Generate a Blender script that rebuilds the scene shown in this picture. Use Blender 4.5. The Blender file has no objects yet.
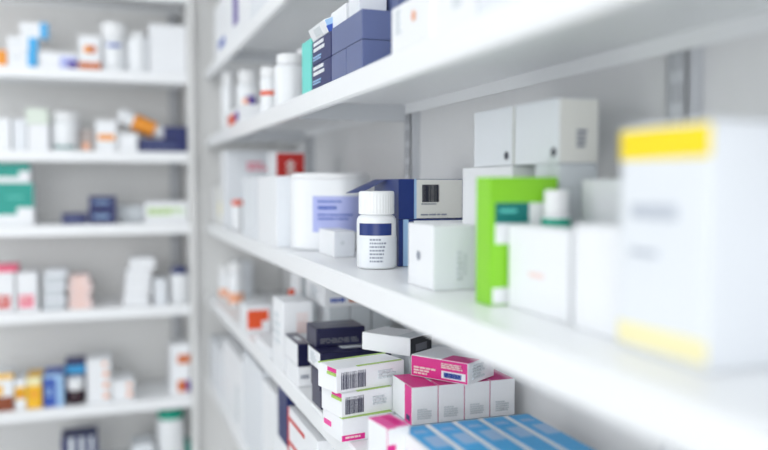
import bpy, bmesh, math, random
from mathutils import Vector, Matrix
random.seed(7)
C = bpy.context.scene.collection
# ------------------------------------------------------------------ camera
F = 791.0; CX, CY = 384.0, 225.0
YAW = math.atan2(281, 791); PIT = math.atan2(43.5, 840)
ZC = 1.45                                   # eye height
cyw, syw = math.cos(YAW), math.sin(YAW)
FWD = Vector((syw*math.cos(PIT), cyw*math.cos(PIT), -math.sin(PIT)))
RGT = Vector((cyw, -syw, 0)); UPV = RGT.cross(FWD)
CAM = Vector((0, 0, ZC))
def proj(p):
    d = Vector(p) - CAM; D = d.dot(FWD)
    return CX + F*d.dot(RGT)/D, CY - F*d.dot(UPV)/D
def ray(px, py): return FWD + RGT*((px-CX)/F) - UPV*((py-CY)/F)
def on(axis, val, px, py):
    r = ray(px, py); t = (val - CAM[axis])/r[axis]
    return CAM + r*t
def solve(P, dirv, px=None, py=None, hi=1.2):
    P = Vector(P); dirv = Vector(dirv); lo = 0.0005
    k = 0 if px is not None else 1; tgt = px if px is not None else py
    f = lambda t: proj(P + dirv*t)[k] - tgt
    a, b = lo, hi
    if f(a)*f(b) > 0: return None
    for _ in range(60):
        m = (a+b)/2
        if f(a)*f(m) <= 0: b = m
        else: a = m
    return a
def on_col(axis, val, px, z):               # the point at height z, on plane axis=val, seen in column px
    other = 1-axis
    def pt(t):
        p = [0, 0, z]; p[axis] = val; p[other] = t; return Vector(p)
    a, b = (0.25, 3.2) if other == 1 else (-3.0, 1.2)
    f = lambda t: proj(pt(t))[0] - px
    for _ in range(60):
        m = (a+b)/2
        if f(a)*f(m) <= 0: b = m
        else: a = m
    return pt(a)
# ------------------------------------------------------------------ materials
MATS = {}
def mat(name, col, rough=.45, metal=0, bump=0, bscale=60, var=0, spec=.5, trans=0, coat=0):
    if name in MATS: return MATS[name]
    m = bpy.data.materials.new(name); m.use_nodes = True; nt = m.node_tree
    b = nt.nodes['Principled BSDF']
    b.inputs['Base Color'].default_value = (*col, 1); b.inputs['Roughness'].default_value = rough
    b.inputs['Metallic'].default_value = metal; b.inputs['Specular IOR Level'].default_value = spec
    if trans: b.inputs['Transmission Weight'].default_value = trans
    if coat: b.inputs['Coat Weight'].default_value = coat
    tc = nt.nodes.new('ShaderNodeTexCoord'); n = nt.nodes.new('ShaderNodeTexNoise')
    n.inputs['Scale'].default_value = bscale; nt.links.new(tc.outputs['Object'], n.inputs['Vector'])
    if var:
        r = nt.nodes.new('ShaderNodeMix'); r.data_type = 'RGBA'
        r.inputs[6].default_value = (*[c*(1-var) for c in col], 1); r.inputs[7].default_value = (*[min(1, c*(1+var)) for c in col], 1)
        nt.links.new(n.outputs['Fac'], r.inputs[0]); nt.links.new(r.outputs[2], b.inputs['Base Color'])
    if bump:
        bp = nt.nodes.new('ShaderNodeBump'); bp.inputs['Strength'].default_value = bump; bp.inputs['Distance'].default_value = .001
        nt.links.new(n.outputs['Fac'], bp.inputs['Height']); nt.links.new(bp.outputs['Normal'], b.inputs['Normal'])
    MATS[name] = m; return m
def cm(name, r, g, b, rough=.42):           # card printed in an sRGB colour
    lin = lambda c: ((c/255+.055)/1.055)**2.4 if c > 10 else c/255/12.92
    return mat(name, (lin(r), lin(g), lin(b)), rough, bump=.05, bscale=300, var=.02)
WHITE = cm('white_card', 240, 242, 245); CREAM = cm('cream_card', 232, 232, 226); COOL = cm('cool_white_card', 230, 234, 239)
GREYW = cm('grey_white_card', 214, 220, 224); PINKW = cm('pale_pink_card', 242, 218, 214); GREENW = cm('pale_green_card', 222, 232, 220)
ROYAL = cm('royal_navy_card', 26, 50, 118, .35); NAVY = cm('navy_card', 22, 36, 98, .4); NAVY2 = cm('deep_navy_card', 30, 30, 66, .28); HAZY_SLATE = cm('hazy_slate_card', 92, 104, 148, .35)  # the slate tone has veiling haze mixed into the navy
BLUE = cm('sky_blue_card', 62, 172, 230); PALEB = cm('pale_blue_card', 160, 196, 232); MIDB = cm('mid_blue_card', 46, 84, 178); LAV = cm('lavender_card', 176, 184, 232)
MAGENTA = cm('magenta_card', 222, 38, 140); PINK = cm('pink_card', 236, 96, 130); RED = cm('red_card', 206, 44, 40); ORED = cm('orange_red_card', 226, 82, 34)
ORANGE = cm('orange_card', 244, 156, 46); RUST = cm('rust_card', 206, 104, 34); BROWN = cm('brown_card', 140, 66, 30); YELLOW = cm('yellow_card', 250, 222, 20); AMBER = cm('amber_card', 246, 190, 30)
PALEY = cm('pale_yellow_card', 246, 238, 190)
TEAL = cm('teal_card', 0, 156, 142); MINT = cm('mint_card', 110, 220, 210); LIME = cm('lime_card', 138, 210, 44); DTEAL = cm('dark_teal_card', 0, 116, 112); PGREEN = cm('light_green_card', 170, 206, 100)
PURPLE = cm('purple_card', 92, 70, 160); PEACH = cm('peach_card', 242, 176, 140)
HOT = cm('hot_pink_card', 238, 84, 164); BAR = cm('barcode_ink', 66, 68, 92); INK = cm('dark_ink', 50, 54, 70); FINE = cm('fine_print_ink', 150, 156, 170); FAINT = cm('faint_grey_ink', 190, 196, 206); GINK = cm('grey_ink', 140, 146, 160); BLACK = cm('black_card', 34, 36, 44, .3); DGREY = cm('grey_card', 110, 112, 120)
PLAST = mat('white_plastic', (.84, .86, .88), .3, spec=.5); CAPM = mat('white_cap_plastic', (.86, .87, .88), .35)
NAVYP = mat('navy_plastic', (.02, .035, .16), .3); REDP = mat('red_plastic', (.75, .09, .03), .35); GREENP = mat('green_plastic', (0, .36, .24), .35); BROWNP = mat('dark_amber_plastic', (.035, .012, .02), .2)
METAL = mat('white_enamelled_steel', (.90, .915, .93), .34, bump=.03, bscale=120, var=.01)
PANEL = mat('grey_enamelled_steel', (.80, .80, .79), .5, bump=.03, bscale=40, var=.015); PANEL2 = mat('pale_grey_enamelled_steel', (.80, .805, .81), .5, bump=.03, bscale=40, var=.015)
UPR = mat('upright_steel', (.60, .62, .65), .45); SLOT = mat('slot_shadow_steel', (.24, .25, .28), .6)
# ------------------------------------------------------------------ mesh helpers
def bm_box(bm, a, b, mi=0):
    vs = [bm.verts.new((x, y, z)) for x in (a[0], b[0]) for y in (a[1], b[1]) for z in (a[2], b[2])]
    fs = [(0,1,3,2), (4,6,7,5), (0,4,5,1), (2,3,7,6), (0,2,6,4), (1,5,7,3)]
    out = []
    for f in fs:
        q = bm.faces.new([vs[i] for i in f]); q.material_index = mi; out.append(q)
    return vs, out
def link(name, bm, mats, parent=None, bevel=0, smooth=False, seg=2):
    bmesh.ops.recalc_face_normals(bm, faces=bm.faces)
    if bevel:
        bmesh.ops.bevel(bm, geom=[e for e in bm.edges], offset=bevel, segments=seg, profile=.6, affect='EDGES', clamp_overlap=True)
    me = bpy.data.meshes.new(name); bm.to_mesh(me); bm.free()
    for m in (mats if isinstance(mats, (list, tuple)) else [mats]): me.materials.append(m)
    if smooth:
        for p in me.polygons: p.use_smooth = True
    o = bpy.data.objects.new(name, me); C.objects.link(o)
    if parent: o.parent = parent
    return o
def thing(name, loc, label, cat, group=None, rz=0, tilt=None):
    o = bpy.data.objects.new(name, None); C.objects.link(o); o.empty_display_size = .02
    o.location = loc; o.rotation_euler = (tilt[0] if tilt else 0, tilt[1] if tilt else 0, rz)
    tag(o, label, cat, group); return o
def tag(o, label, cat, group=None):
    o['label'] = label; o['category'] = cat
    if group: o['group'] = group
def dup(root, label=None):
    r = root.copy(); C.objects.link(r)
    if label: r['label'] = label
    for ch in list(root.children):
        c = ch.copy(); C.objects.link(c); c.parent = r
        for g in list(ch.children):
            d = g.copy(); C.objects.link(d); d.parent = c
    return r
E = .0005
def quad_on(bm, face, u0, v0, u1, v1, L, e=E):
    lx, ly, h = L
    if face == 'A': a = (-e, ly*(1-u1), h*v0); b = (.0002, ly*(1-u0), h*v1)
    elif face == 'C': a = (lx*u0, -e, h*v0); b = (lx*u1, .0002, h*v1)
    elif face == 'B': a = (lx-.0002, ly*u0, h*v0); b = (lx+e, ly*u1, h*v1)
    else: a = (lx*u0, ly*v0, h-.0002); b = (lx*u1, ly*v1, h+e)
    bm_box(bm, a, b)
def add_print(root, L, spec, i=0):
    E = .0005 + .0003*i
    kind, face, u0, v0, u1, v1, m = spec[:7]
    bm = bmesh.new(); rnd = random.Random(str(spec[:6]))
    if kind == 'barcode':
        u = u0
        while u < u1:
            w = (u1-u0)*rnd.choice([.010, .015, .024]); quad_on(bm, face, u, v0, min(u1, u+w), v1, L, E+.0003); u += w + (u1-u0)*rnd.choice([.018, .026, .036])
    elif kind == 'printed_text':
        n = spec[7] if len(spec) > 7 else 4
        st = (v1-v0)/n
        for i in range(n):
            u = u0; end = u0 + (u1-u0)*rnd.uniform(.6, 1)
            while u < end:
                w = (u1-u0)*rnd.uniform(.08, .26); quad_on(bm, face, u, v1-st*(i+.62), min(end, u+w), v1-st*i, L, E+.0003); u += w + (u1-u0)*.045
    elif kind == 'seal':
        lx, ly, h = L; w = (lx if face != 'A' else ly)
        cu, cv, r = u0, v0, u1
        ring = []
        for k in range(20):
            a = k*math.tau/20; du = r*math.cos(a)/w; dv = r*math.sin(a)/h
            if face == 'A': ring.append(bm.verts.new((-E*1.5, ly*(1-cu-du), h*(cv+dv))))
            else: ring.append(bm.verts.new((lx*(cu+du), -E*1.5, h*(cv+dv))))
        bm.faces.new(ring)
    elif kind == 'swoosh_panel':             # a printed field with a curved upper border
        lx, ly, h = L; n = 14; base = []; top = []
        for k in range(n+1):
            t = k/n; u = u0+(u1-u0)*t; v = v0+(v1-v0)*(.15+.85*t*t*(3-2*t))
            base.append(bm.verts.new((lx*u, -E*1.3, h*v0))); top.append(bm.verts.new((lx*u, -E*1.3, h*v)))
        for k in range(n): bm.faces.new((base[k], base[k+1], top[k+1], top[k]))
    elif kind == 'colour_band' and face == 'W':    # a band printed right round the box
        for f in 'ACB': quad_on(bm, f, 0, v0, 1, v1, L, E)
    else:
        quad_on(bm, face, u0, v0, u1, v1, L, E)
    return link(kind, bm, m, root)
def body_mesh(name, L, mats, root=None, flap=False, bev=.0012):
    lx, ly, h = L; bm = bmesh.new(); vs, fs = bm_box(bm, (0, 0, 0), (lx, ly, h))
    if len(mats) > 1:                        # main, aisle side, camera side, top
        fs[0].material_index = 1; fs[2].material_index = 2; fs[5].material_index = 3
    bmesh.ops.recalc_face_normals(bm, faces=bm.faces)
    bmesh.ops.bevel(bm, geom=[e for e in bm.edges], offset=min(bev, h*.1), segments=2, profile=.6, affect='EDGES')
    if flap:                                 # tuck flap: lid sheet proud of the end, with its slit
        t = .0007
        bm_box(bm, (lx*.02, -t, h*.72), (lx*.98, 0, h*.985), 2 if len(mats) > 1 else 0)
        bm_box(bm, (lx*.015, ly*.0, h), (lx*.985, ly*.995, h+t*.6), 3 if len(mats) > 1 else 0)
    return link(name, bm, mats, root)
def carton(label, z, corner, left=None, right=None, top=None, X=None, Y=None, lx=None, ly=None, h=None, rz=0, m=WHITE,
           A=None, Cc=None, T=None, prints=(), group=None, flap=False, name='medicine_box', cat='box', tilt=None, bev=.0012):
    """corner: (px, py) of the near bottom corner on height z, or px with X / Y given"""
    if X is not None: P = on_col(0, X, corner, z) if Y is None else Vector((X, Y, z))
    elif Y is not None: P = on_col(1, Y, corner, z)
    else: P = on(2, z, *corner); P.z = z
    a = math.radians(rz); dx = Vector((math.cos(a), math.sin(a), 0)); dy = Vector((-math.sin(a), math.cos(a), 0))
    if lx is None: lx = solve(P, dx, px=right)
    if ly is None: ly = solve(P, dy, px=left)
    if h is None: h = solve(P, (0, 0, 1), py=top)
    if None in (lx, ly, h): raise ValueError('unsolved: %s %s' % (label, (lx, ly, h)))
    L = (lx, ly, h); mats = [m] if not (A or Cc or T) else [m, A or m, Cc or m, T or m]
    if prints or flap:
        root = thing(name, P, label, cat, group, a, tilt); body_mesh('body', L, mats, root, flap, bev)
        for i, s in enumerate(prints): add_print(root, L, s, i)
    else:
        root = body_mesh(name, L, mats, None, False, bev); root.location = P; root.rotation_euler = (tilt[0] if tilt else 0, tilt[1] if tilt else 0, a); tag(root, label, cat, group)
    root['_top'] = P.z + h
    INFO.append((root.name, label, tuple(round(v, 3) for v in P), tuple(round(v, 3) for v in L)))
    return root
INFO = []
def lathe(bm, prof, n=40, mi=0, sq=0):
    rings = []
    for r, zz in prof:
        ring = []
        for k in range(n):
            a = k*math.tau/n; q = 1
            if sq: q = (abs(math.cos(a))**(2+sq) + abs(math.sin(a))**(2+sq))**(-1/(2+sq))
            ring.append(bm.verts.new((r*q*math.cos(a), r*q*math.sin(a), zz)))
        rings.append(ring)
    for i in range(len(rings)-1):
        for k in range(n):
            f = bm.faces.new((rings[i][k], rings[i][(k+1) % n], rings[i+1][(k+1) % n], rings[i+1][k])); f.material_index = mi; f.smooth = True
    if prof[0][0] > 0: bm.faces.new(list(reversed(rings[0])))
    if prof[-1][0] > 0: bm.faces.new(rings[-1])
def band(root, r, z0, z1, a0, a1, m, name='label', sq=0, off=.0006, n=24):
    bm = bmesh.new(); lo = []; hi = []
    for k in range(n+1):
        a = math.radians(a0 + (a1-a0)*k/n); q = 1
        if sq: q = (abs(math.cos(a))**(2+sq) + abs(math.sin(a))**(2+sq))**(-1/(2+sq))
        rr = (r*q+off); lo.append(bm.verts.new((rr*math.cos(a), rr*math.sin(a), z0))); hi.append(bm.verts.new((rr*math.cos(a), rr*math.sin(a), z1)))
    for k in range(n): f = bm.faces.new((lo[k], lo[k+1], hi[k+1], hi[k])); f.smooth = True
    return link(name, bm, m, root)
def bottle(label, z, px, top, width=None, base=None, X=None, Y=None, capf=.22, capr=.82, body=PLAST, cap=CAPM, labels=(), group=None, cat='bottle', r=None, rz=0, text=None, sq=0):
    P = on(2, z, px, base) if base is not None else (on_col(0, X, px, z) if X is not None else on_col(1, Y, px, z))
    P.z = z; D = (P-CAM).dot(FWD)
    r = r or width/2*D/F; H = solve(P, (0, 0, 1), py=top)
    root = thing('pill_bottle', P, label, cat, group, rz)
    hb = H*(1-capf); bm = bmesh.new()
    sh = min(r*.4, hb*.2)
    lathe(bm, [(r*.9, 0), (r*.97, .0015), (r, .004), (r, hb-sh), (r*.98, hb-sh*.6), (r*.9, hb-sh*.25), (r*capr*.85, hb-.001), (r*capr*.8, hb+.002)], sq=sq)
    link('body', bm, body, root, smooth=False)
    bm = bmesh.new(); n = 72; rc = r*capr
    prof = [(rc*.97, hb), (rc, hb+.001), (rc, H-.003), (rc*.97, H-.001), (rc*.9, H)]
    rings = []
    for i, (rr, zz) in enumerate(prof):
        rings.append([bm.verts.new(((rr*(1-(.02 if k % 2 and 0 < i < 3 else 0)))*math.cos(k*math.tau/n), (rr*(1-(.02 if k % 2 and 0 < i < 3 else 0)))*math.sin(k*math.tau/n), zz)) for k in range(n)])
    for i in range(len(rings)-1):
        for k in range(n): bm.faces.new((rings[i][k], rings[i][(k+1) % n], rings[i+1][(k+1) % n], rings[i+1][k]))
    bm.faces.new(list(reversed(rings[0]))); bm.faces.new(rings[-1])
    link('cap', bm, cap, root)
    for (v0, v1, a0, a1, m) in labels: band(root, r, hb*v0, hb*v1, a0, a1, m, sq=sq)
    if text:
        v0, v1, a0, a1, m, n = text; rnd = random.Random(label); bm = bmesh.new(); st = (v1-v0)/n
        for i in range(n):
            a = a0; end = a0 + (a1-a0)*rnd.uniform(.5, 1)
            while a < end:
                w = rnd.uniform(3, 9); b = min(end, a+w); q = r+.0011
                pts = []
                for zz in ((v1-st*(i+.5))*hb, (v1-st*i)*hb):
                    pts.append([bm.verts.new((q*math.cos(math.radians(t)), q*math.sin(math.radians(t)), zz)) for t in (a, (a+b)/2, b)])
                for k in (0, 1): bm.faces.new((pts[0][k], pts[0][k+1], pts[1][k+1], pts[1][k]))
                a = b+1.6
        link('printed_text', bm, m, root)
    INFO.append((root.name, label, tuple(round(v, 3) for v in P), (round(r, 3), round(H, 3))))
    return root
# ------------------------------------------------------------------ the room
def structure(name, a, b, m):
    bm = bmesh.new(); bm_box(bm, a, b); o = link(name, bm, m); o['kind'] = 'structure'; return o
WALLM = mat('grey_painted_wall', (.62, .64, .65), .75, bump=.08, bscale=90, var=.02)
XW, YW = .57, 2.93
structure('floor', (-2.6, -3, -.05), (XW+.1, YW+.1, 0), mat('pale_vinyl_floor', (.62, .63, .62), .35, bump=.02, bscale=8, var=.05))
structure('ceiling', (-2.6, -3, 2.75), (XW+.1, YW+.1, 2.8), mat('white_ceiling_paint', (.86, .87, .87), .8, bump=.1, bscale=70))
structure('wall_right', (XW, -3, 0), (XW+.1, YW, 2.75), WALLM)
structure('wall_back', (-2.6, YW, 0), (XW+.1, YW+.1, 2.75), WALLM)
structure('wall_left', (-2.6, -3, 0), (-2.5, YW, 2.75), WALLM)
# ------------------------------------------------------------------ shelving
XF, XB, YE, Y0 = .32, .545, 2.66, -.75
TH = .034
def shelf_mesh(along, L, D, parent, loc, rz=0):
    """folded steel shelf: top sheet, front lip with a return, rear and end lips; local x = length, y = depth from the front"""
    bm = bmesh.new(); t = .0025
    prof = [(0, 0), (D, 0), (D, -.02), (D-t, -.02), (D-t, -t), (.016, -t), (.016, -TH+.004), (.012, -TH), (.003, -TH), (0, -TH+.003), (0, -.003), (.003, 0)]
    prof = prof[1:]
    ends = [[bm.verts.new((x, y, z)) for y, z in prof] for x in (0, L)]
    n = len(prof)
    for k in range(n): bm.faces.new((ends[0][k], ends[0][(k+1) % n], ends[1][(k+1) % n], ends[1][k]))
    for e in ends: bm.faces.new(e)
    for x in (0, L-.002): bm_box(bm, (x, .017, -.022), (x+.002, D-.004, -t))
    o = link('shelf', bm, METAL, parent); o.location = loc; o.rotation_euler = (0, 0, rz); return o
def upright(parent, loc, h, rz=0):
    """slotted upright; local -y is its front"""
    bm = bmesh.new(); w = .03; d = .022
    bm_box(bm, (-w/2, 0, 0), (-w/2+.002, d, h)); bm_box(bm, (w/2-.002, 0, 0), (w/2, d, h)); bm_box(bm, (-w/2, 0, 0), (w/2, .002, h))
    o = link('upright', bm, UPR, parent); o.location = loc; o.rotation_euler = (0, 0, rz)
    bm = bmesh.new(); zz = .06
    while zz < h-.04:
        for sx in (-.007, .004): bm_box(bm, (sx, -.0004, zz), (sx+.003, .0005, zz+.02))
        zz += .032
    s = link('slots', bm, SLOT, o); return o
# heights of the shelf tops, found on the front plane
def zfront(px, k): return on(0, XF, px, 182+k*(px-103)).z
ZR = [zfront(260, -1.0)+TH, zfront(400, -.345)+TH, zfront(450, .478)+TH, zfront(285, 1.165)+TH, zfront(235, 1.957)+TH]
ZR = [ZR[0]+.27] + ZR + [ZR[-1]-.27, ZR[-1]-.54]
RU = thing('shelving_unit', (XF, Y0, 0), 'long white steel shelving unit running along the right wall beside the aisle', 'shelving', 'steel shelving units')
for z in ZR:
    if z > .05: shelf_mesh(0, YE-Y0, XB-XF, RU, (0, YE-Y0, z), -math.pi/2)
POSTS = [-.18, .66, 1.41, 2.2]
for py_ in POSTS:
    upright(RU, (XB-XF+.003, py_-Y0, .0), 2.4, -math.pi/2)
    for z in ZR:
        if z < .05 or py_ < 1: continue
        bm = bmesh.new(); D = XB-XF-.02
        pr = [(0, -.004), (D, -.004), (D, -.034), (0, -.034)]
        a = [bm.verts.new((x+.018, -.0012, zz)) for x, zz in pr]; b = [bm.verts.new((x+.018, .0012, zz)) for x, zz in pr]
        bm.faces.new(a); bm.faces.new(list(reversed(b)))
        for k in range(len(pr)): bm.faces.new((a[k], a[(k+1) % len(pr)], b[(k+1) % len(pr)], b[k]))
        o = link('bracket', bm, UPR, RU); o.location = (0, py_-Y0, z)
bm = bmesh.new(); bm_box(bm, (XB-XF+.0255-.001, 0, 0), (XW-XF-.002, YE-Y0, 2.4)); link('back_panel', bm, PANEL2, RU)
bm = bmesh.new(); bm_box(bm, (-.036, YE-Y0+.001, 0), (XW-XF-.002, YE-Y0+.02, 2.4)); link('end_panel', bm, PANEL, RU, bevel=.001)
# left (far) unit, facing the camera
YL, YLB, XR, XL = 2.60, 2.87, .262, -1.75
LB = [(95, 80.5), (95, 162), (95, 235.5), (95, 320), (95, 416)]
ZL = [on(1, YL, *p).z + TH for p in LB]
ZL = [ZL[0]+.256] + ZL + [on(1, YL, 95, 416).z + TH - .235, on(1, YL, 95, 416).z + TH - .50]
LU = thing('shelving_unit', (XL, YL, 0), 'white steel shelving unit standing across the far end of the aisle', 'shelving', 'steel shelving units')
for z in ZL: shelf_mesh(0, XR-XL, YLB-YL, LU, (0, 0, z), 0)
for x in (.03, .95, XR-XL-.022): upright(LU, (x, YLB-YL+.003, 0), 2.4, 0)
bm = bmesh.new(); bm_box(bm, (0, YLB-YL+.0265, 0), (XR-XL, YW-YL-.002, 2.4)); link('back_panel', bm, PANEL, LU)
bm = bmesh.new(); bm_box(bm, (XR-XL+.001, .004, 0), (XR-XL+.018, YW-YL-.002, 2.4)); link('end_panel', bm, PANEL, LU, bevel=.001)
# ceiling lamps
LAMPM = bpy.data.materials.new('lamp_diffuser'); LAMPM.use_nodes = True
_b = LAMPM.node_tree.nodes['Principled BSDF']; _b.inputs['Emission Color'].default_value = (.96, .98, 1, 1); _b.inputs['Emission Strength'].default_value = 2.3
for i, (x, y, d) in enumerate([(-.75, -.9, 'nearest the entrance'), (-.75, .6, 'over the middle of the aisle'), (-.75, 2.0, 'nearest the far shelving')]):
    t = thing('ceiling_light', (x, y, 2.75), 'white rectangular ceiling light panel ' + d, 'light', 'ceiling light panels')
    bm = bmesh.new(); bm_box(bm, (-.32, -.62, -.03), (.32, .62, 0)); link('frame', bm, METAL, t, bevel=.002)
    bm = bmesh.new(); bm_box(bm, (-.3, -.6, -.034), (.3, .6, -.0301)); link('diffuser', bm, LAMPM, t)
# ================================================================== contents
G = .0006
def Z(i): return ZR[i] + G                       # R1..R5 = ZR[1..5]
ZL = [q + G for q in ZL]
def top(o): return o['_top'] + G
BC, TX, LP, CB, SL = 'barcode', 'printed_text', 'label_panel', 'colour_band', 'seal'
# ---- main shelf (R3)
z = Z(3)
carton('large tall white box with a bright yellow band round its top, nearest the camera', z, (706, 374), left=618, top=119, lx=.125, m=COOL, bev=.002,
       prints=[(CB, 'A', 0, .855, 1, .985, YELLOW), (CB, 'A', 0, .03, 1, .13, PALEY), (TX, 'A', .16, .56, .85, .66, FAINT, 1), (TX, 'A', .16, .42, .6, .46, FAINT, 1)], flap=True)
carton('plain white box standing behind the tall yellow banded box, left of it', z, (630, 345), left=573, top=229, lx=.05, m=WHITE, flap=True)
carton('white box with a small faded pink mark beside the lime green carton', z, (568, 324), left=508, top=231, lx=.027, m=WHITE, prints=[(LP, 'A', .38, .42, .62, .48, PINKW)], flap=True)
g = carton('tall lime green carton with a dark teal label panel, standing among white boxes', z, (491, 306), left=477, right=556, top=177, m=LIME, Cc=WHITE, T=LIME, bev=.0015,
       prints=[(CB, 'C', 0, .80, 1, 1, LIME), (LP, 'C', .04, .64, .56, .80, DTEAL), (LP, 'C', .0, .14, .28, .48, LIME), (CB, 'A', 0, 0, 1, 1, LIME), (TX, 'C', .12, .71, .48, .75, MINT, 1), (LP, 'C', 0, .48, .04, .80, LIME)])
carton('squat white box with two small grey stamps, in front of the white and navy carton', z, (433, 291), left=408, right=475, top=226, m=WHITE, Cc=COOL,
       prints=[(SL, 'A', .45, .5, .006, 0, GINK), (LP, 'C', .72, .22, .80, .56, GREYW), (TX, 'C', .55, .12, .7, .6, GREYW, 6)], flap=True)
A_ = carton('navy box with a pale blue corner stripe under the barcoded carton', z, (398.5, 266.5), right=472, ly=.10, top=219.5, m=ROYAL, bev=.001,
       prints=[(CB, 'C', .06, 0, .13, 1, PALEB), (TX, 'C', .14, .2, .2, .75, GINK, 5), (LP, 'C', .2, .03, .98, .97, WHITE)])
P = A_.location
B_ = carton('cream carton with navy side, large barcode and an opened navy flap', top(A_), 0, X=P.x, Y=P.y, lx=.108, ly=.115, top=179, m=ROYAL, Cc=CREAM, T=CREAM, bev=.0008,
       prints=[(CB, 'C', 0, 0, .235, 1, ROYAL), (CB, 'C', .235, 0, .27, 1, PALEB), (BC, 'C', .36, .42, .62, .86, INK), (TX, 'C', .35, .34, .58, .385, GINK, 1), (TX, 'C', .34, .06, .8, .12, GINK, 1)])
bm = bmesh.new(); Lb = .115; hb_ = top(B_)-G-(top(A_))
fl = [(-.0005, .052, hb_), (-.0005, Lb-.003, hb_), (-.050, Lb-.004, hb_-.022), (-.040, .060, hb_-.020)]
fv = [bm.verts.new(p) for p in fl] + [bm.verts.new((p[0], p[1], p[2]-.0009)) for p in fl]
bm.faces.new(fv[:4]); bm.faces.new(fv[7:3:-1])
for k in range(4): bm.faces.new((fv[k], fv[(k+1) % 4], fv[4+(k+1) % 4], fv[4+k]))
link('flap', bm, ROYAL, B_)
bottle('white pill bottle with a navy band on its label, standing alone at shelf edge', z, 376.5, 191, width=39.5, base=267.5, capf=.30, capr=.90,
       labels=[(.62, .84, -165, -62, ROYAL), (.04, .58, -165, -25, COOL)], text=(.10, .56, -128, -76, FINE, 7), cat='bottle')
carton('small plain white box in front of the large white tub', z, (334, 257.5), left=319, right=355, top=231.5, m=WHITE, Cc=COOL, prints=[(SL, 'C', .4, .55, .004, 0, GREYW)], flap=True)
# large tub
P = on(2, z, 331, 248); P.z = z; D = (P-CAM).dot(FWD); r = 37/F*D; H = solve(P, (0, 0, 1), py=173)
t = thing('medicine_tub', P, 'large white plastic tub with a lavender label, behind the small pill bottle', 'tub', None, math.radians(-33))
bm = bmesh.new(); lathe(bm, [(r*.93, 0), (r*.98, .002), (r, .008), (r, H*.90), (r*.99, H*.915), (r*.98, H*.92)], n=64, sq=1.2); link('body', bm, PLAST, t)
bm = bmesh.new(); lathe(bm, [(r*.985, H*.922), (r*.995, H*.925), (r*.985, H*.96), (r*.95, H*.985), (r*.88, H), (r*.2, H*1.002)], n=64, sq=1.2); link('lid', bm, CAPM, t)
band(t, r, H*.24, H*.70, -100, -26, LAV, sq=1.2, n=30)
bm = bmesh.new()
for i, (zz, a1, hh) in enumerate([(.62, -60, .012), (.53, -66, .022), (.45, -44, .012), (.40, -50, .012)]):
    a = -92; rnd = random.Random(i)
    while a < a1:
        w = rnd.uniform(2, 5); q = [((abs(math.cos(math.radians(b)))**3.2+abs(math.sin(math.radians(b)))**3.2)**(-1/3.2)*r+.0014, math.radians(b)) for b in (a, a+w)]
        v = [bm.verts.new((q[j][0]*math.cos(q[j][1]), q[j][0]*math.sin(q[j][1]), H*(zz+dz))) for j, dz in ((0, 0), (1, 0), (1, hh*2), (0, hh*2))]
        bm.faces.new(v); a += w+1.2
link('printed_text', bm, MIDB, t)
# tall white cartons beyond the tub
p1 = carton('tall plain white box left of the large tub, reaching the shelf edge', z, (277, 247.5), left=258, right=292, top=176, m=WHITE, Cc=COOL, flap=True)
p2 = carton('narrow white box left of the tall white box, second from the tub', z, (256, 239), left=243, right=None, lx=.05, top=177, m=COOL)
bottle('small white vial with an orange red cap at the shelf edge', z, 238, 200, width=12, X=XF+.03, capf=.17, capr=.95, cap=REDP, cat='vial')
p3 = carton('tall white box with faint red lettering at the far part of the middle shelf', z, 0, X=.345, Y=on_col(0, .345, 226, z).y, right=277, ly=.10, top=150, m=WHITE, Cc=COOL, prints=[(TX, 'C', .42, .72, .92, .84, PINK, 2)])
p4 = carton('white box supporting the box with a red square label', z, 0, X=.392, Y=1.87, lx=.066, ly=.1, h=.125, m=GREYW)
carton('white box with a red square label and white emblem, on top of another box', top(p4), 0, X=.390, Y=1.87, right=305, ly=.1, top=151.5, m=WHITE, prints=[(LP, 'C', .03, .03, .97, .95, RED), ('emblem', 'C', .34, .26, .66, .34, PINKW), ('emblem', 'C', .34, .42, .66, .50, PINKW), ('emblem', 'C', .34, .58, .66, .66, PINKW), ('emblem', 'C', .44, .2, .56, .74, PINKW)])
carton('small cream box with a pale yellow spot near the far end of the middle shelf', z, 0, X=XF+.02, Y=2.545, ly=.06, right=229, top=187, m=WHITE, Cc=CREAM, prints=[(LP, 'C', .2, .25, .75, .6, PALEY)])
carton('small white box last at the far end of the middle shelf', z, 0, X=XF+.085, Y=2.56, ly=.06, lx=.04, top=186, m=GREYW)
# group against the back wall
u2 = carton('grey white box carrying the large sealed box against the back panel', z, 557, X=.460, ly=.05, right=596, h=ZC+.022-z, m=GREYW, Cc=GREYW, flap=True, bev=.003)
u1 = carton('white box behind the lime green carton, carrying the smaller sealed box', z, 511, X=.460, left=462, lx=.07, h=ZC+.0215-z, m=WHITE)
carton('large grey white sealed box on top of the stack beside the back panel', top(u2), 0, X=.460, Y=u2.location.y, left=514.5, right=598, top=97.5, m=COOL, Cc=CREAM, T=COOL, bev=.0008,
       prints=[(SL, 'A', .90, .17, .0052, 0, INK), (TX, 'C', .45, .22, .72, .52, GINK, 4), (TX, 'A', .8, .05, .97, .1, GREYW, 1)], flap=True)
carton('smaller grey white sealed box left of the large one on the stack', top(u1), 0, X=.460, Y=u1.location.y, left=474, lx=.07, top=106, m=COOL, Cc=CREAM, bev=.0008,
       prints=[(SL, 'A', .87, .17, .0052, 0, INK)], flap=True)
carton('white box with a small green label behind the tall yellow banded box', z, 0, X=.475, Y=.615, lx=.065, ly=.10, top=179, m=WHITE, Cc=GREYW,
       prints=[(LP, 'C', .12, .8, .48, .9, PGREEN), (CB, 'C', .0, .45, 1, .47, GREYW)])
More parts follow.
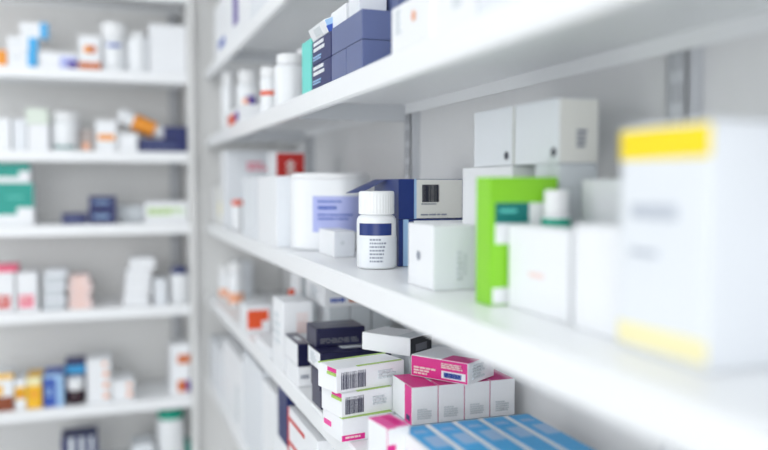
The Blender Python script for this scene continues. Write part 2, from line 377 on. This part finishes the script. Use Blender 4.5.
bottle('small white bottle with a dark green collar behind the lime green carton', z, 555, 190, width=28, X=.441, capf=.2, capr=.85, labels=[(.82, .95, -200, 20, GREENP)], cat='bottle')
# ---- upper shelf (R2)
z = Z(2)
bottle('short round white bottle last at the far end of the upper shelf', z, 229, 72, width=14, X=XF+.035)
b = bottle('white bottle with a purple and orange mark, second from the far end', z, 249, 71, width=24, X=XF+.06, labels=[(.44, .70, -112, -66, PURPLE), (.5, .64, -130, -100, PEACH)])
carton('low white box with an orange and purple logo in front of the marked bottle', z, 243, X=XF+.002, left=224, lx=.05, top=104, m=WHITE,
       prints=[('emblem', 'A', .25, .06, .62, .70, ORED), ('emblem', 'A', .62, .18, .80, .75, PURPLE)])
bottle('white bottle with a thin orange stripe on the upper shelf', z, 270, 68, width=19, X=XF+.032, labels=[(.50, .62, -175, -5, ORED)], capf=.2, capr=.95)
bottle('large wide shouldered white bottle beside the mint coloured box', z, 290, 55, width=31, X=XF+.04, capf=.18)
bottle('tall white bottle behind the mint box, on the upper shelf', z, 307, 50, width=24, X=XF+.085, capf=.18)
carton('thin mint green box between the white bottles and the navy boxes', z, 311, X=XF+.005, left=302, lx=.035, top=38, m=MINT)
tx = [(TX, 'A', .10, .45, .75, .92, WHITE, 2), (TX, 'A', .08, .12, .60, .34, PALEB, 2)]
n1 = carton('dark navy box with white lettering, lower one of its pair', z, 331, X=XF+.004, left=312, lx=.05, h=.037, m=NAVY, prints=tx, bev=.001)
n2 = carton('dark navy box with white lettering, stacked upon its twin', top(n1), 0, X=XF+.004, Y=n1.location.y, ly=None, left=312.3, lx=.05, h=.037, m=NAVY, prints=tx, bev=.001)
s1 = carton('hazy slate blue box beside the lettered navy pair, in the bottom layer', z, 346, X=XF+.004, left=331.6, lx=.12, h=.037, m=HAZY_SLATE, bev=.001)
s2 = carton('hazy slate blue box at the near end of the bottom layer on the upper shelf', z, 362, X=XF+.004, left=346.5, lx=.12, h=.037, m=HAZY_SLATE, bev=.001)
s3 = carton('long hazy slate blue box lying across the two lower slate boxes', top(s2), 0, X=XF+.004, Y=s2.location.y, left=331.8, lx=.12, h=.039, m=HAZY_SLATE, bev=.001)
carton('small tilted white and blue box lying on the lettered navy pair', top(n2)+.001, 0, X=XF+.006, Y=n2.location.y+.018, lx=.05, ly=.095, h=.02, m=WHITE, A=WHITE, Cc=PALEB, T=PALEB,
       prints=[(CB, 'C', 0, 0, 1, .5, MIDB), (LP, 'A', .3, .2, .7, .8, GREYW)], tilt=(0, math.radians(-24)))
carton('upright white box standing on the long slate box', top(s3), 346, X=XF+.012, left=331, lx=.03, top=3, m=WHITE, flap=True)
carton('white box beside the upright one on top of the slate boxes', top(s3), 359, X=XF+.012, left=348.5, lx=.04, h=.06, m=COOL)
carton('thin hazy slate box lying across the top of the slate stack', top(s3), 0, X=XF+.056, Y=s2.location.y+.003, lx=.115, ly=.07, h=.032, m=HAZY_SLATE)
carton('white box with an orange dot and grey print beside the slate boxes', z, 430, X=XF+.006, left=391.5, lx=.07, h=.053, m=WHITE,
       prints=[(TX, 'A', .12, .35, .30, .9, GREYW, 6), (SL, 'A', .62, .60, .006, 0, PEACH)])
carton('blank bright white box second from the slate boxes on the upper shelf', z, 476, X=XF+.01, left=432, lx=.08, h=.065, m=WHITE, prints=[(LP, 'A', .5, .3, .7, .6, GREYW)])
carton('white box third from the slate boxes on the upper shelf', z, 530, X=XF+.008, left=478, lx=.08, h=.07, m=COOL)
# ---- top shelf (R1)
z = Z(1)
carton('white box with a small slanting navy mark at the far end of the top shelf', z, 232, X=XF+.004, left=215, lx=.06, h=.15, m=WHITE, prints=[('emblem', 'A', .25, .1, .62, .26, MIDB)])
carton('white box with a purple vertical stripe on the top shelf', z, 250, X=XF+.004, left=232.6, lx=.06, h=.16, m=WHITE, prints=[(CB, 'A', .05, .2, .35, 1, PURPLE)])
carton('plain pale box beside the purple striped one on the top shelf', z, 277, X=XF+.004, left=251, lx=.07, h=.12, m=COOL)
# ---- lower shelf (R4)
z = Z(4)
def stackbase(label, px, X, left, right, zt, m=WHITE, **k):
    return carton(label, z, px, X=X, left=left, right=right, h=zt-z, m=m, **k)
a0 = ZC-.330
raise_ = carton('flat white box lying under the row of pink topped boxes', z, 0, X=.375, Y=on_col(0, .393, 412, a0).y-.004, lx=.165, ly=.064, h=a0-z-G, m=GREYW)
up_ = carton('white box with pink top and side strip, leftmost of the pink row', a0, 412, X=.393, ly=.078, right=438, h=.052, rz=0, m=WHITE, T=MAGENTA,
             prints=[(CB, 'A', .66, 0, .98, 1, MAGENTA), (LP, 'A', .74, .08, .9, .22, NAVY), (TX, 'C', .2, .12, .75, .42, GREYW, 5)], group='upright pink topped boxes', flap=False)

w_ = solve(up_.location, (1, 0, 0), px=438)
for i, lab in enumerate(['white box with pink top and side strip, second from left in the pink row', 'white box under the lying magenta box, third from the left in the pink row', 'white box with pink top at the right end of the pink row']):
    c = dup(up_, lab); c.location = up_.location + Vector(((i+1)*(w_+.0012), 0, 0)); c['_top'] = up_['_top']
carton('magenta and white box lying askew on top of the upright pink row', top(up_)+.0006, 0, X=on(2, top(up_), 468, 386).x, Y=on(2, top(up_), 468, 386).y, left=411, right=494, h=.0305, rz=33, m=WHITE, A=MAGENTA, T=WHITE, bev=.001,
       prints=[(CB, 'T', .0, .0, .42, .45, MAGENTA), (LP, 'A', .55, .14, .96, .48, WHITE), (TX, 'A', .06, .1, .45, .5, PINKW, 3), (TX, 'A', .55, .58, .95, .84, PINKW, 3), (BC, 'A', .6, .2, .9, .42, MIDB), (TX, 'C', .15, .15, .6, .85, GREYW, 5)], flap=True)
q_ = on(2, ZC-.300, 387, 430)
carton('white box with a pink strip at the shelf edge, in front of the pink row', z, 0, X=.314, Y=on_col(0, .314, 387, z).y, left=368, right=410, h=.0735, rz=9, m=WHITE, T=WHITE,
       prints=[(CB, 'C', 0, 0, .38, 1, MAGENTA), (CB, 'T', 0, 0, .98, .98, HOT), (TX, 'T', .5, .1, .9, .9, MAGENTA, 6), (TX, 'C', .5, .1, .85, .45, GREYW, 4)], flap=True)
# blue topped row
p0 = on(2, ZC-.300, 410, 425)
BW = .0365
bl = None
for i, lab in enumerate(['blue topped white box, leftmost of the blue row', 'blue topped white box, second from the left in the blue row', 'blue topped white box in the middle of the blue row', 'blue topped white box, second from the back panel in the blue row', 'blue topped white box, nearest the back panel in the blue row']):
    if bl is None:
        bl = carton(lab, z, 0, X=XF+.018, Y=p0.y-.175, lx=.034, ly=.17, h=ZC-.30-z, m=WHITE, rz=0, group='blue topped boxes in a row',
             prints=[(CB, 'T', .16, 0, .99, .985, BLUE), (LP, 'T', .40, .50, .95, .72, PALEB), (TX, 'T', .3, .80, .8, .86, PALEB, 2), (TX, 'C', .2, .3, .8, .7, GREYW, 4)])
    else:
        c = dup(bl, lab); c.location = bl.location + Vector((i*BW, 0, 0))
# green/pink barcode stack
gp = [(BC, 'C', .07, .12, .42, .84, BAR), (CB, 'A', .55, .84, 1, 1, MAGENTA), (CB, 'T', .3, 0, .96, .07, PGREEN), (CB, 'T', 0, .93, 1, 1, PGREEN), (LP, 'A', .55, .70, 1, .82, PGREEN), (TX, 'C', .6, .3, .92, .7, GREYW, 3)]
hh = .0345
yg = 1.052
gx = lambda px, zz: on_col(1, yg, px, zz).x
g1 = carton('white box with a pink end label, lowest in the barcoded stack', z, 0, X=gx(342, z), Y=yg, left=323, lx=.085, h=hh, m=WHITE, rz=8, prints=[(LP, 'C', .0, .06, .42, .3, MAGENTA), (TX, 'C', .06, .12, .36, .24, PINKW, 1), (CB, 'T', 0, 0, .94, .12, PGREEN), (LP, 'A', .1, .4, .45, .6, HOT)], flap=True)
g2 = carton('white box with barcode and green edge, middle of the barcoded stack', top(g1), 0, X=gx(342, top(g1)), Y=yg+.002, left=321.5, lx=.085, h=hh, m=WHITE, rz=12, prints=gp, group='boxes in the barcoded stack', flap=True)
g3 = carton('white box with barcode and green edge, topmost of the barcoded stack', top(g2), 0, X=gx(337, top(g2)), Y=yg+.004, left=318, lx=.115, h=hh, m=WHITE, rz=13, prints=gp, group='boxes in the barcoded stack', flap=True)
# navy stack behind it
yb = on_col(0, XF+.006, 321, z).y
c1 = carton('deep navy box at the bottom of the dark stack', z, 0, X=XF+.006, Y=yb, left=312, lx=.065, h=.030, m=NAVY2)
c2 = carton('deep navy box second from the bottom of the dark stack', top(c1), 0, X=XF+.004, Y=yb, left=311, lx=.066, h=.031, m=NAVY2)
c3 = carton('flat navy box with a white end, third in the dark stack', top(c2), 0, X=XF+.005, Y=yb, left=308, lx=.122, h=.030, rz=0, m=NAVY2, A=WHITE, prints=[(LP, 'T', .35, .3, .7, .6, GREYW), (TX, 'C', .1, .3, .7, .6, DGREY, 1), (TX, 'A', .25, .2, .75, .8, GREYW, 4)], flap=True)
c4 = carton('glossy navy box on top of the dark stack', top(c3), 0, X=.330, Y=yb+.044, ly=.066, right=365, h=.031, m=NAVY2, prints=[(TX, 'C', .08, .15, .9, .45, DGREY, 3), (LP, 'T', .35, .35, .8, .75, DGREY)], flap=True)
# white box with black end, on its support
pE = on(2, top(g3)+.001, 411, 357)
eb = carton('white box underneath the black ended box', z, 0, X=.428, Y=pE.y+.002, lx=.09, ly=.075, h=top(g3)-z, m=GREYW)
carton('long white box with a black end, beside the glossy navy box', top(eb), 0, X=pE.x, Y=pE.y+.004, left=362, right=432, h=.027, rz=34, m=WHITE, Cc=BLACK, prints=[(LP, 'C', .25, .2, .75, .6, DGREY), (LP, 'T', .05, .05, .9, .3, GREYW)], flap=True)
# small navy box on white ones
yk = on_col(0, XF+.004, 298, z).y
k1 = carton('white box beneath the small navy and white box', z, 0, X=XF+.004, Y=yk, left=286, right=313, h=.036, m=WHITE, flap=True, prints=[(TX, 'C', .2, .3, .8, .6, GINK, 1)])
k2 = carton('small navy box with a white side, left of the glossy navy box', top(k1), 0, X=XF+.004, Y=yk, left=285, right=311, h=.041, m=NAVY2, A=WHITE, prints=[(LP, 'T', .3, .3, .7, .7, GREYW)], flap=True)
carton('white box with thin pinkish bars beside the small navy box', z, 0, X=XF+.004, Y=k2.location.y+.12, ly=.10, right=313, top=303, m=WHITE, prints=[(BC, 'C', .45, .55,   .85, .85, PINKW), (TX, 'A', .2, .3, .8, .8, GREYW, 4)], flap=True)
lo_ = carton('low flat white box in front of the orange red labelled one', z, 270, X=XF+.003, left=255, lx=.07, h=.022, m=WHITE)
carton('white box with an orange red label, far along the lower shelf', z, 0, X=.325, Y=on_col(0, .325, 247, z).y, right=271, ly=.10, top=307, m=WHITE, prints=[(LP, 'C', .02, .16, .62, .86, ORED), (LP, 'C', .62, .46, .90, .86, ORED)])
# boxes at the back, under the middle shelf
yr = on_col(0, .43, 325, z).y
rows = []
for i, (xx, lab) in enumerate([(.405, 'first'), (.448, 'second'), (.491, 'third')]):
    rows.append(carton('upright grey white box behind the navy stack, %s from the aisle' % lab, z, 0, X=xx, Y=on_col(0, .395, 325, z).y+.004, lx=.041, ly=.09, h=.128, m=GREYW, group='upright boxes at the back of the lower shelf'))
carton('white box with dark blue and orange lettering, high under the middle shelf', top(rows[0]), 0, X=.395, Y=on_col(0, .395, 325, z).y, left=306, lx=.14, h=.041, m=WHITE, prints=[(TX, 'C', .08, .12, .32, .42, MIDB, 1), (TX, 'C', .35, .12, .58, .38, RUST, 1), (TX, 'C', .1, .6, .6, .8, GREYW, 2), (TX, 'A', .3, .2, .7, .8, GREYW, 4)], flap=True)
bottle('narrow white bottle with a peach label, far along the lower shelf', z, 236, 262, width=15, X=XF+.05, labels=[(.1, .4, -175, -5, PEACH)])
bottle('small white bottle with a peach label next to the far end panel, lower shelf', z, 226, 266, width=13, X=XF+.045, labels=[(.1, .4, -175, -5, PEACH)])
carton('grey green topped box behind the orange labelled box', z, 0, X=.42, Y=1.75, lx=.10, ly=.1, top=276, m=WHITE, Cc=GREYW)
bottle('white bottle with a red cap standing before the boxes at the back', z, 292, 289, width=8, X=.40, cap=REDP)
carton('white box at the far end of the lower shelf', z, 0, X=XF+.075, Y=2.56, ly=.08, lx=.06, top=262, m=COOL)
# ---- bottom shelf (R5)
z = Z(5)
carton('white box at the far end of the bottom shelf', z, 222, X=XF+.004, left=210, lx=.09, top=352, m=COOL)
carton('large white box on the bottom shelf, second from the far end', z, 243, X=XF+.004, left=223.5, lx=.12, top=362, m=WHITE, prints=[(CB, 'A', .7, .1, .8, .6, GREYW)])
carton('white box third from the far end of the bottom shelf', z, 262, X=XF+.004, left=244, lx=.10, top=372, m=COOL)
carton('tall white box on the bottom shelf, beside the navy one', z, 276.5, X=XF+.004, left=263, lx=.09, top=395, m=WHITE)
nb_ = carton('white box supporting the navy box on the bottom shelf', z, 287, X=XF+.004, left=277.5, lx=.10, h=.14)
carton('tall navy box among white ones on the bottom shelf', top(nb_), 287, X=XF+.006, left=278.5, lx=.09, top=393, m=NAVY)
carton('white box with thin red stripes on the bottom shelf, nearest the camera', z, 318, X=XF+.004, left=288.5, lx=.12, h=.225, m=WHITE, prints=[(CB, 'A', 0, 0, .05, 1, RED), (CB, 'A', 0, .90, .6, .93, RED), (CB, 'A', 0, .70, .5, .73, RED)])
# ================================================================== far unit
yl = YL+.025
def LC(label, i, l, r, tp, m=WHITE, z=None, dy=0, ly=.11, **k):
    return carton(label, ZL[i] if z is None else z, l, Y=yl+dy, right=r, top=tp, ly=ly, m=m, **k)
def LB_(label, i, px, w, tp, dy=0, **k):
    r = w/2*2.48/F
    return bottle(label, ZL[i], px, tp, Y=yl+r+dy, r=r, **k)
# top visible shelf (L1)
LC('orange box cut by the left edge of the photograph, top left shelf', 1, -14, 6.5, 49, ORANGE)
a = LC('white box with light blue end, lowest of a stack of three', 1, 7.5, 37, 50, prints=[(CB, 'C', .68, 0, 1, 1, BLUE), (TX, 'C', .15, .4, .6, .65, GREYW, 1)], group='light blue ended boxes')
b = LC('white box with light blue end, middle of a stack of three', 1, 7.5, 38, 36, z=top(a), prints=[(CB, 'C', .68, 0, 1, 1, BLUE), (TX, 'C', .15, .4, .6, .65, GREYW, 1)], group='light blue ended boxes')
LC('white box with light blue end, turned slightly on top of the stack of three', 1, 20, 48, 22, z=top(b), ly=.08, rz=-6, dy=.02, prints=[(CB, 'C', .72, 0, 1, 1, BLUE), (TX, 'C', .15, .3, .6, .55, GREYW, 1)], group='light blue ended boxes')
LC('flat white box with a lavender end, between blue and orange boxes', 1, 39, 77, 51, prints=[(CB, 'C', .55, 0, 1, .75, LAV), (CB, 'C', .75, 0, 1, .5, PURPLE)])
LC('white box with an orange emblem and orange base band', 1, 79, 101, 35, prints=[(CB, 'C', 0, 0, 1, .22, RUST), (SL, 'C', .40, .6, .012, 0, ORANGE), (SL, 'C', .62, .6, .012, 0, RUST)])
LB_('wide capped white bottle with a small blue mark, top left shelf', 1, 114, 24, 24, capf=.3, capr=1.0, labels=[(.70, .80, -120, -60, MIDB)])
LB_('white bottle with a rounded shoulder between marked bottle and large box', 1, 138.5, 22, 33, capf=.12, capr=.6)
LC('large plain white box at the right end of the top left shelf', 1, 150, 186.5, 24, ly=.14, flap=True)
# second shelf (L2)
LC('white box cut by the left edge, second left shelf', 2, -6, 11, 118)
LC('white box left of the greenish topped pair, second left shelf', 2, 13, 27, 119, COOL)
a = LC('white box carrying a small pale green box', 2, 28, 49, 124)
LC('small pale green box lying on top of a white box', 2, 26, 48, 108, GREENW, z=top(a), ly=.08)
LB_('stout white bottle with a faint teal line near its base', 2, 66, 27, 113, capf=.2, capr=.95, labels=[(.08, .16, -140, -50, DTEAL)])
LC('small brownish grey box between stout bottle and white boxes', 2, 81.5, 94, 130, mat('taupe_card', (.42, .36, .34), .5), prints=[(LP, 'C', .1, .05, .6, .4, PEACH)])
LC('white box with a slanting orange mark under the tilted bottle', 2, 96, 117, 120, prints=[(CB, 'C', .1, .35, .9, .55, ORANGE)])
LC('white box between the orange marked box and the navy boxes', 2, 119, 137.5, 133)
n = LC('navy box in the corner of the second left shelf, lower one', 2, 139, 187, 139, NAVY, prints=[(TX, 'C', .1, .3, .9, .6, HAZY_SLATE, 1)])
LC('shorter navy box resting on the navy box in the corner', 2, 164, 187, 126.5, NAVY, z=top(n), ly=.09, dy=.01)
# bottle leaning across
P = on(1, yl+.055, 118, 115); r = .026; Lq = .165
t = thing('pill_bottle', P, 'white bottle with a bright orange label lying tilted over the boxes', 'bottle', None, 0, (0, math.radians(113)))
bm = bmesh.new(); lathe(bm, [(r*.9, 0), (r, .004), (r, Lq*.74), (r*.7, Lq*.80)]); link('body', bm, PLAST, t)
bm = bmesh.new(); lathe(bm, [(r*.85, Lq*.80), (r*.88, Lq*.81), (r*.88, Lq*.98), (r*.8, Lq)]); link('cap', bm, CAPM, t)
band(t, r, Lq*.30, Lq*.73, -180, 180, ORANGE, n=40)
# third shelf (L3)
a = LC('tall teal and white box at the left edge, lower one', 3, -10, 34, 183, WHITE, prints=[(CB, 'C', 0, .42, 1, 1, TEAL), (LP, 'C', 0, .25, .62, .42, TEAL), (TX, 'C', .4, .62, .8, .68, MINT, 1)])
LC('flat teal and white box lying on the tall teal one', 3, -14, 30, 163, WHITE, z=top(a), prints=[(CB, 'C', 0, .3, 1, 1, TEAL), (LP, 'C', .75, .2, 1, .6, WHITE)])
LC('low navy box left of the small navy stack', 3, 62, 87, 214, NAVY, prints=[(LP, 'C', .2, .35, .7, .6, HAZY_SLATE)])
a = LC('navy box with pale lettering, bottom of the small stack', 3, 88.5, 116, 209, NAVY, prints=[(TX, 'C', .2, .3, .8, .6, PALEB, 1)], ly=.08)
LC('navy box with pale lettering, top of the small stack', 3, 89, 116, 196.5, NAVY, z=top(a), prints=[(TX, 'C', .2, .3, .8, .6, PALEB, 1)], ly=.08)
LC('low grey white box between navy stack and green lettered box', 3, 118, 143, 206, GREYW, dy=.08, ly=.09)
LC('white box with faint light green lettering in the corner', 3, 145, 188, 202, WHITE, prints=[(CB, 'C', .05, .3, .95, .75, GREENW), (TX, 'C', .08, .35, .9, .7, PGREEN, 2)])
# fourth shelf (L4)
pk = lambda l, r_, lab, mm: LC(lab, 4, l, r_, 273, WHITE, prints=[(LP, 'C', .12, .1, .8, .42, mm), (TX, 'C', .2, .18, .7, .34, PINKW, 1)])
a = pk(-8, 15, 'white box with a crimson label at the left edge of the fourth shelf', RED)
LC('flat pink box lying on the crimson labelled box', 4, -8, 17, 266, PINK, z=top(a), ly=.09)
pk(17, 38, 'white box with a pink label beside the crimson labelled one', PINK)
zz = ZL[4]; 
for i in range(6):
    c = LC('flat grey blue white box, %s in the leaning stack of six' % ['lowest', 'second from bottom', 'third from bottom', 'third from top', 'second from top', 'topmost'][i], 4, 43+[0, 1, 0, 1, 0, 1][i], 65+[0, 1, -1, 1, 0, 2][i], None, COOL if i % 2 else GREYW, z=zz, h=.0195, prints=[(CB, 'C', 0, 0, 1, .12, GINK)], group='flat boxes in the stack of six'); zz = top(c)
zz = ZL[4]
for i in range(4):
    c = LC('pale pink box, %s in the pink stack' % ['lowest', 'second from bottom', 'second from top', 'topmost'][i], 4, 69+[0, 1, 0, 1][i], 90+[2, 0, 2, -1][i], None, PINKW, z=zz, h=.025, prints=[(TX, 'C', .2, .3, .8, .6, PEACH, 1)], group='pale pink boxes'); zz = top(c)
zz = ZL[4]
for i in range(4):
    c = LC('white box, %s in the leaning white stack' % ['lowest', 'second from bottom', 'second from top', 'topmost'][i], 4, 124+[0, 1, 2, 6][i], 149+[0, 1, 2, 6][i], None, WHITE, z=zz, h=.0375, rz=0, group='white boxes in the leaning stack'); zz = top(c)
LC('narrow white box between the white stack and the navy capped bottle', 4, 154, 167, 279, COOL)
LB_('white bottle with a navy cap in the corner of the fourth shelf', 4, 179.5, 19, 267, capf=.17, capr=.85, cap=NAVYP)
# fifth shelf (L5)
LC('white and yellow box with a brown base at the left edge of the fifth shelf', 5, -8, 14, 375, WHITE, prints=[(CB, 'C', 0, 0, 1, .38, BROWN), (CB, 'C', 0, .86, 1, 1, AMBER), (LP, 'C', .1, .42, .5, .7, AMBER)])
LC('white box with an amber pattern, beside the brown based box', 5, 15.5, 26, 380, WHITE, prints=[(CB, 'C', 0, .35, 1, .75, AMBER), (SL, 'C', .5, .5, .008, 0, RUST)])
LC('bright amber box left of the blue boxes', 5, 27, 42, 378, AMBER, prints=[(CB, 'C', 0, .75, 1, 1, PALEY), (SL, 'C', .5, .45, .01, 0, ORANGE)])
LC('blue box with a pale blue right half', 5, 44, 64, 375, MIDB, prints=[(CB, 'C', .62, 0, 1, 1, PALEB), (CB, 'C', 0, .88, 1, 1, PALEB), (TX, 'C', .1, .3, .5, .6, PALEB, 3)])
c = LC('navy and blue box standing behind the small dark bottle', 5, 66, 86, 362, NAVY, dy=.055, ly=.09, prints=[(CB, 'C', 0, .7, 1, .88, BLUE)])
LB_('small dark bottle with a big white cap before the navy box', 5, 76, 16, 377, capf=.45, capr=1.0, body=BROWNP)
LC('tall white box with orange dots down its right side', 5, 87.5, 111, 360, WHITE, prints=[(SL, 'C', .8, .15, .009, 0, PEACH), (SL, 'C', .8, .4, .009, 0, PEACH), (SL, 'C', .8, .65, .009, 0, PEACH), (SL, 'C', .75, .88, .007, 0, PEACH)])
LC('low white box with orange dots, right of the tall dotted one', 5, 112.5, 134, 381, WHITE, prints=[(SL, 'C', .78, .3, .009, 0, PEACH), (SL, 'C', .78, .72, .008, 0, PEACH)])
a = LC('white box with a rust square, lower one in the corner of the fifth shelf', 5, 171, 190, 367, WHITE, prints=[(LP, 'C', .35, .12, 1, .52, RUST), (LP, 'C', .8, .12, 1, .52, PURPLE)], group='rust marked boxes')
LC('white box with a rust square, upper one in the corner of the fifth shelf', 5, 171, 190, 345, WHITE, z=top(a), prints=[(LP, 'C', .35, .12, 1, .52, RUST)], group='rust marked boxes', ly=.09)
# sixth shelf (L6), only its upper part in view
a = LC('navy and white striped box on the lowest visible left shelf', 6, 62, 98, 439, NAVY, prints=[(CB, 'C', .2, 0, .35, 1, GREYW), (CB, 'C', .5, 0, .62, 1, GREYW), (CB, 'C', .78, 0, .88, 1, GREYW)])
LB_('white bottle with a green cap on the lowest visible left shelf', 6, 171, 28, 409, capf=.14, capr=.9, cap=GREENP)
LC('plain white box left of the green capped bottle', 6, 133, 154, 446, COOL)
LC('small green box beside the green capped bottle in the corner', 6, 186, 191, 442, TEAL, dy=.06, ly=.06)

# ------------------------------------------------------------------ light
w = bpy.data.worlds.new('world'); bpy.context.scene.world = w; w.use_nodes = True
w.node_tree.nodes['Background'].inputs[0].default_value = (.965, .98, 1, 1); w.node_tree.nodes['Background'].inputs[1].default_value = 1.95
def area(name, loc, target, sx, sy, power, col=(1, 1, 1)):
    l = bpy.data.lights.new(name, 'AREA'); l.shape = 'RECTANGLE'; l.size = sx; l.size_y = sy; l.energy = power; l.color = col
    o = bpy.data.objects.new(name, l); C.objects.link(o); o.location = loc
    o.rotation_euler = (Vector(target)-Vector(loc)).to_track_quat('-Z', 'Y').to_euler(); return o
area('fill_behind', (-1.3, -2.6, 1.7), (-.2, .8, 1.4), 2.0, 1.8, 33, (.97, .98, 1))  # unseen fill lamp added behind the camera to brighten the shelf fronts
area('fill_left', (-2.45, 1.1, 1.5), (.5, 1.1, 1.4), 1.8, 3.2, 23, (.99, .99, 1))  # fill panel added at the blank left wall to brighten the shelf recesses
# ------------------------------------------------------------------ camera object
cd = bpy.data.cameras.new('camera'); co = bpy.data.objects.new('camera', cd); C.objects.link(co)
cd.sensor_width = 36; cd.lens = F/768*36; cd.clip_start = .02
co.matrix_world = Matrix(((RGT.x, UPV.x, -FWD.x, CAM.x), (RGT.y, UPV.y, -FWD.y, CAM.y), (RGT.z, UPV.z, -FWD.z, CAM.z), (0, 0, 0, 1)))
cd.dof.use_dof = True; cd.dof.focus_distance = 1.17; cd.dof.aperture_fstop = 1.4; cd.dof.aperture_blades = 0
sc = bpy.context.scene; sc.camera = co
for o in sc.objects:
    if '_top' in o: del o['_top']
sc.view_settings.view_transform = 'Standard'; sc.view_settings.look = 'None'; sc.view_settings.gamma = 1; sc.view_settings.exposure = -.03; sc.view_settings.use_curve_mapping = False
sc.cycles.use_denoising = True; sc.cycles.max_bounces = 8; sc.cycles.diffuse_bounces = 5; sc.cycles.glossy_bounces = 4
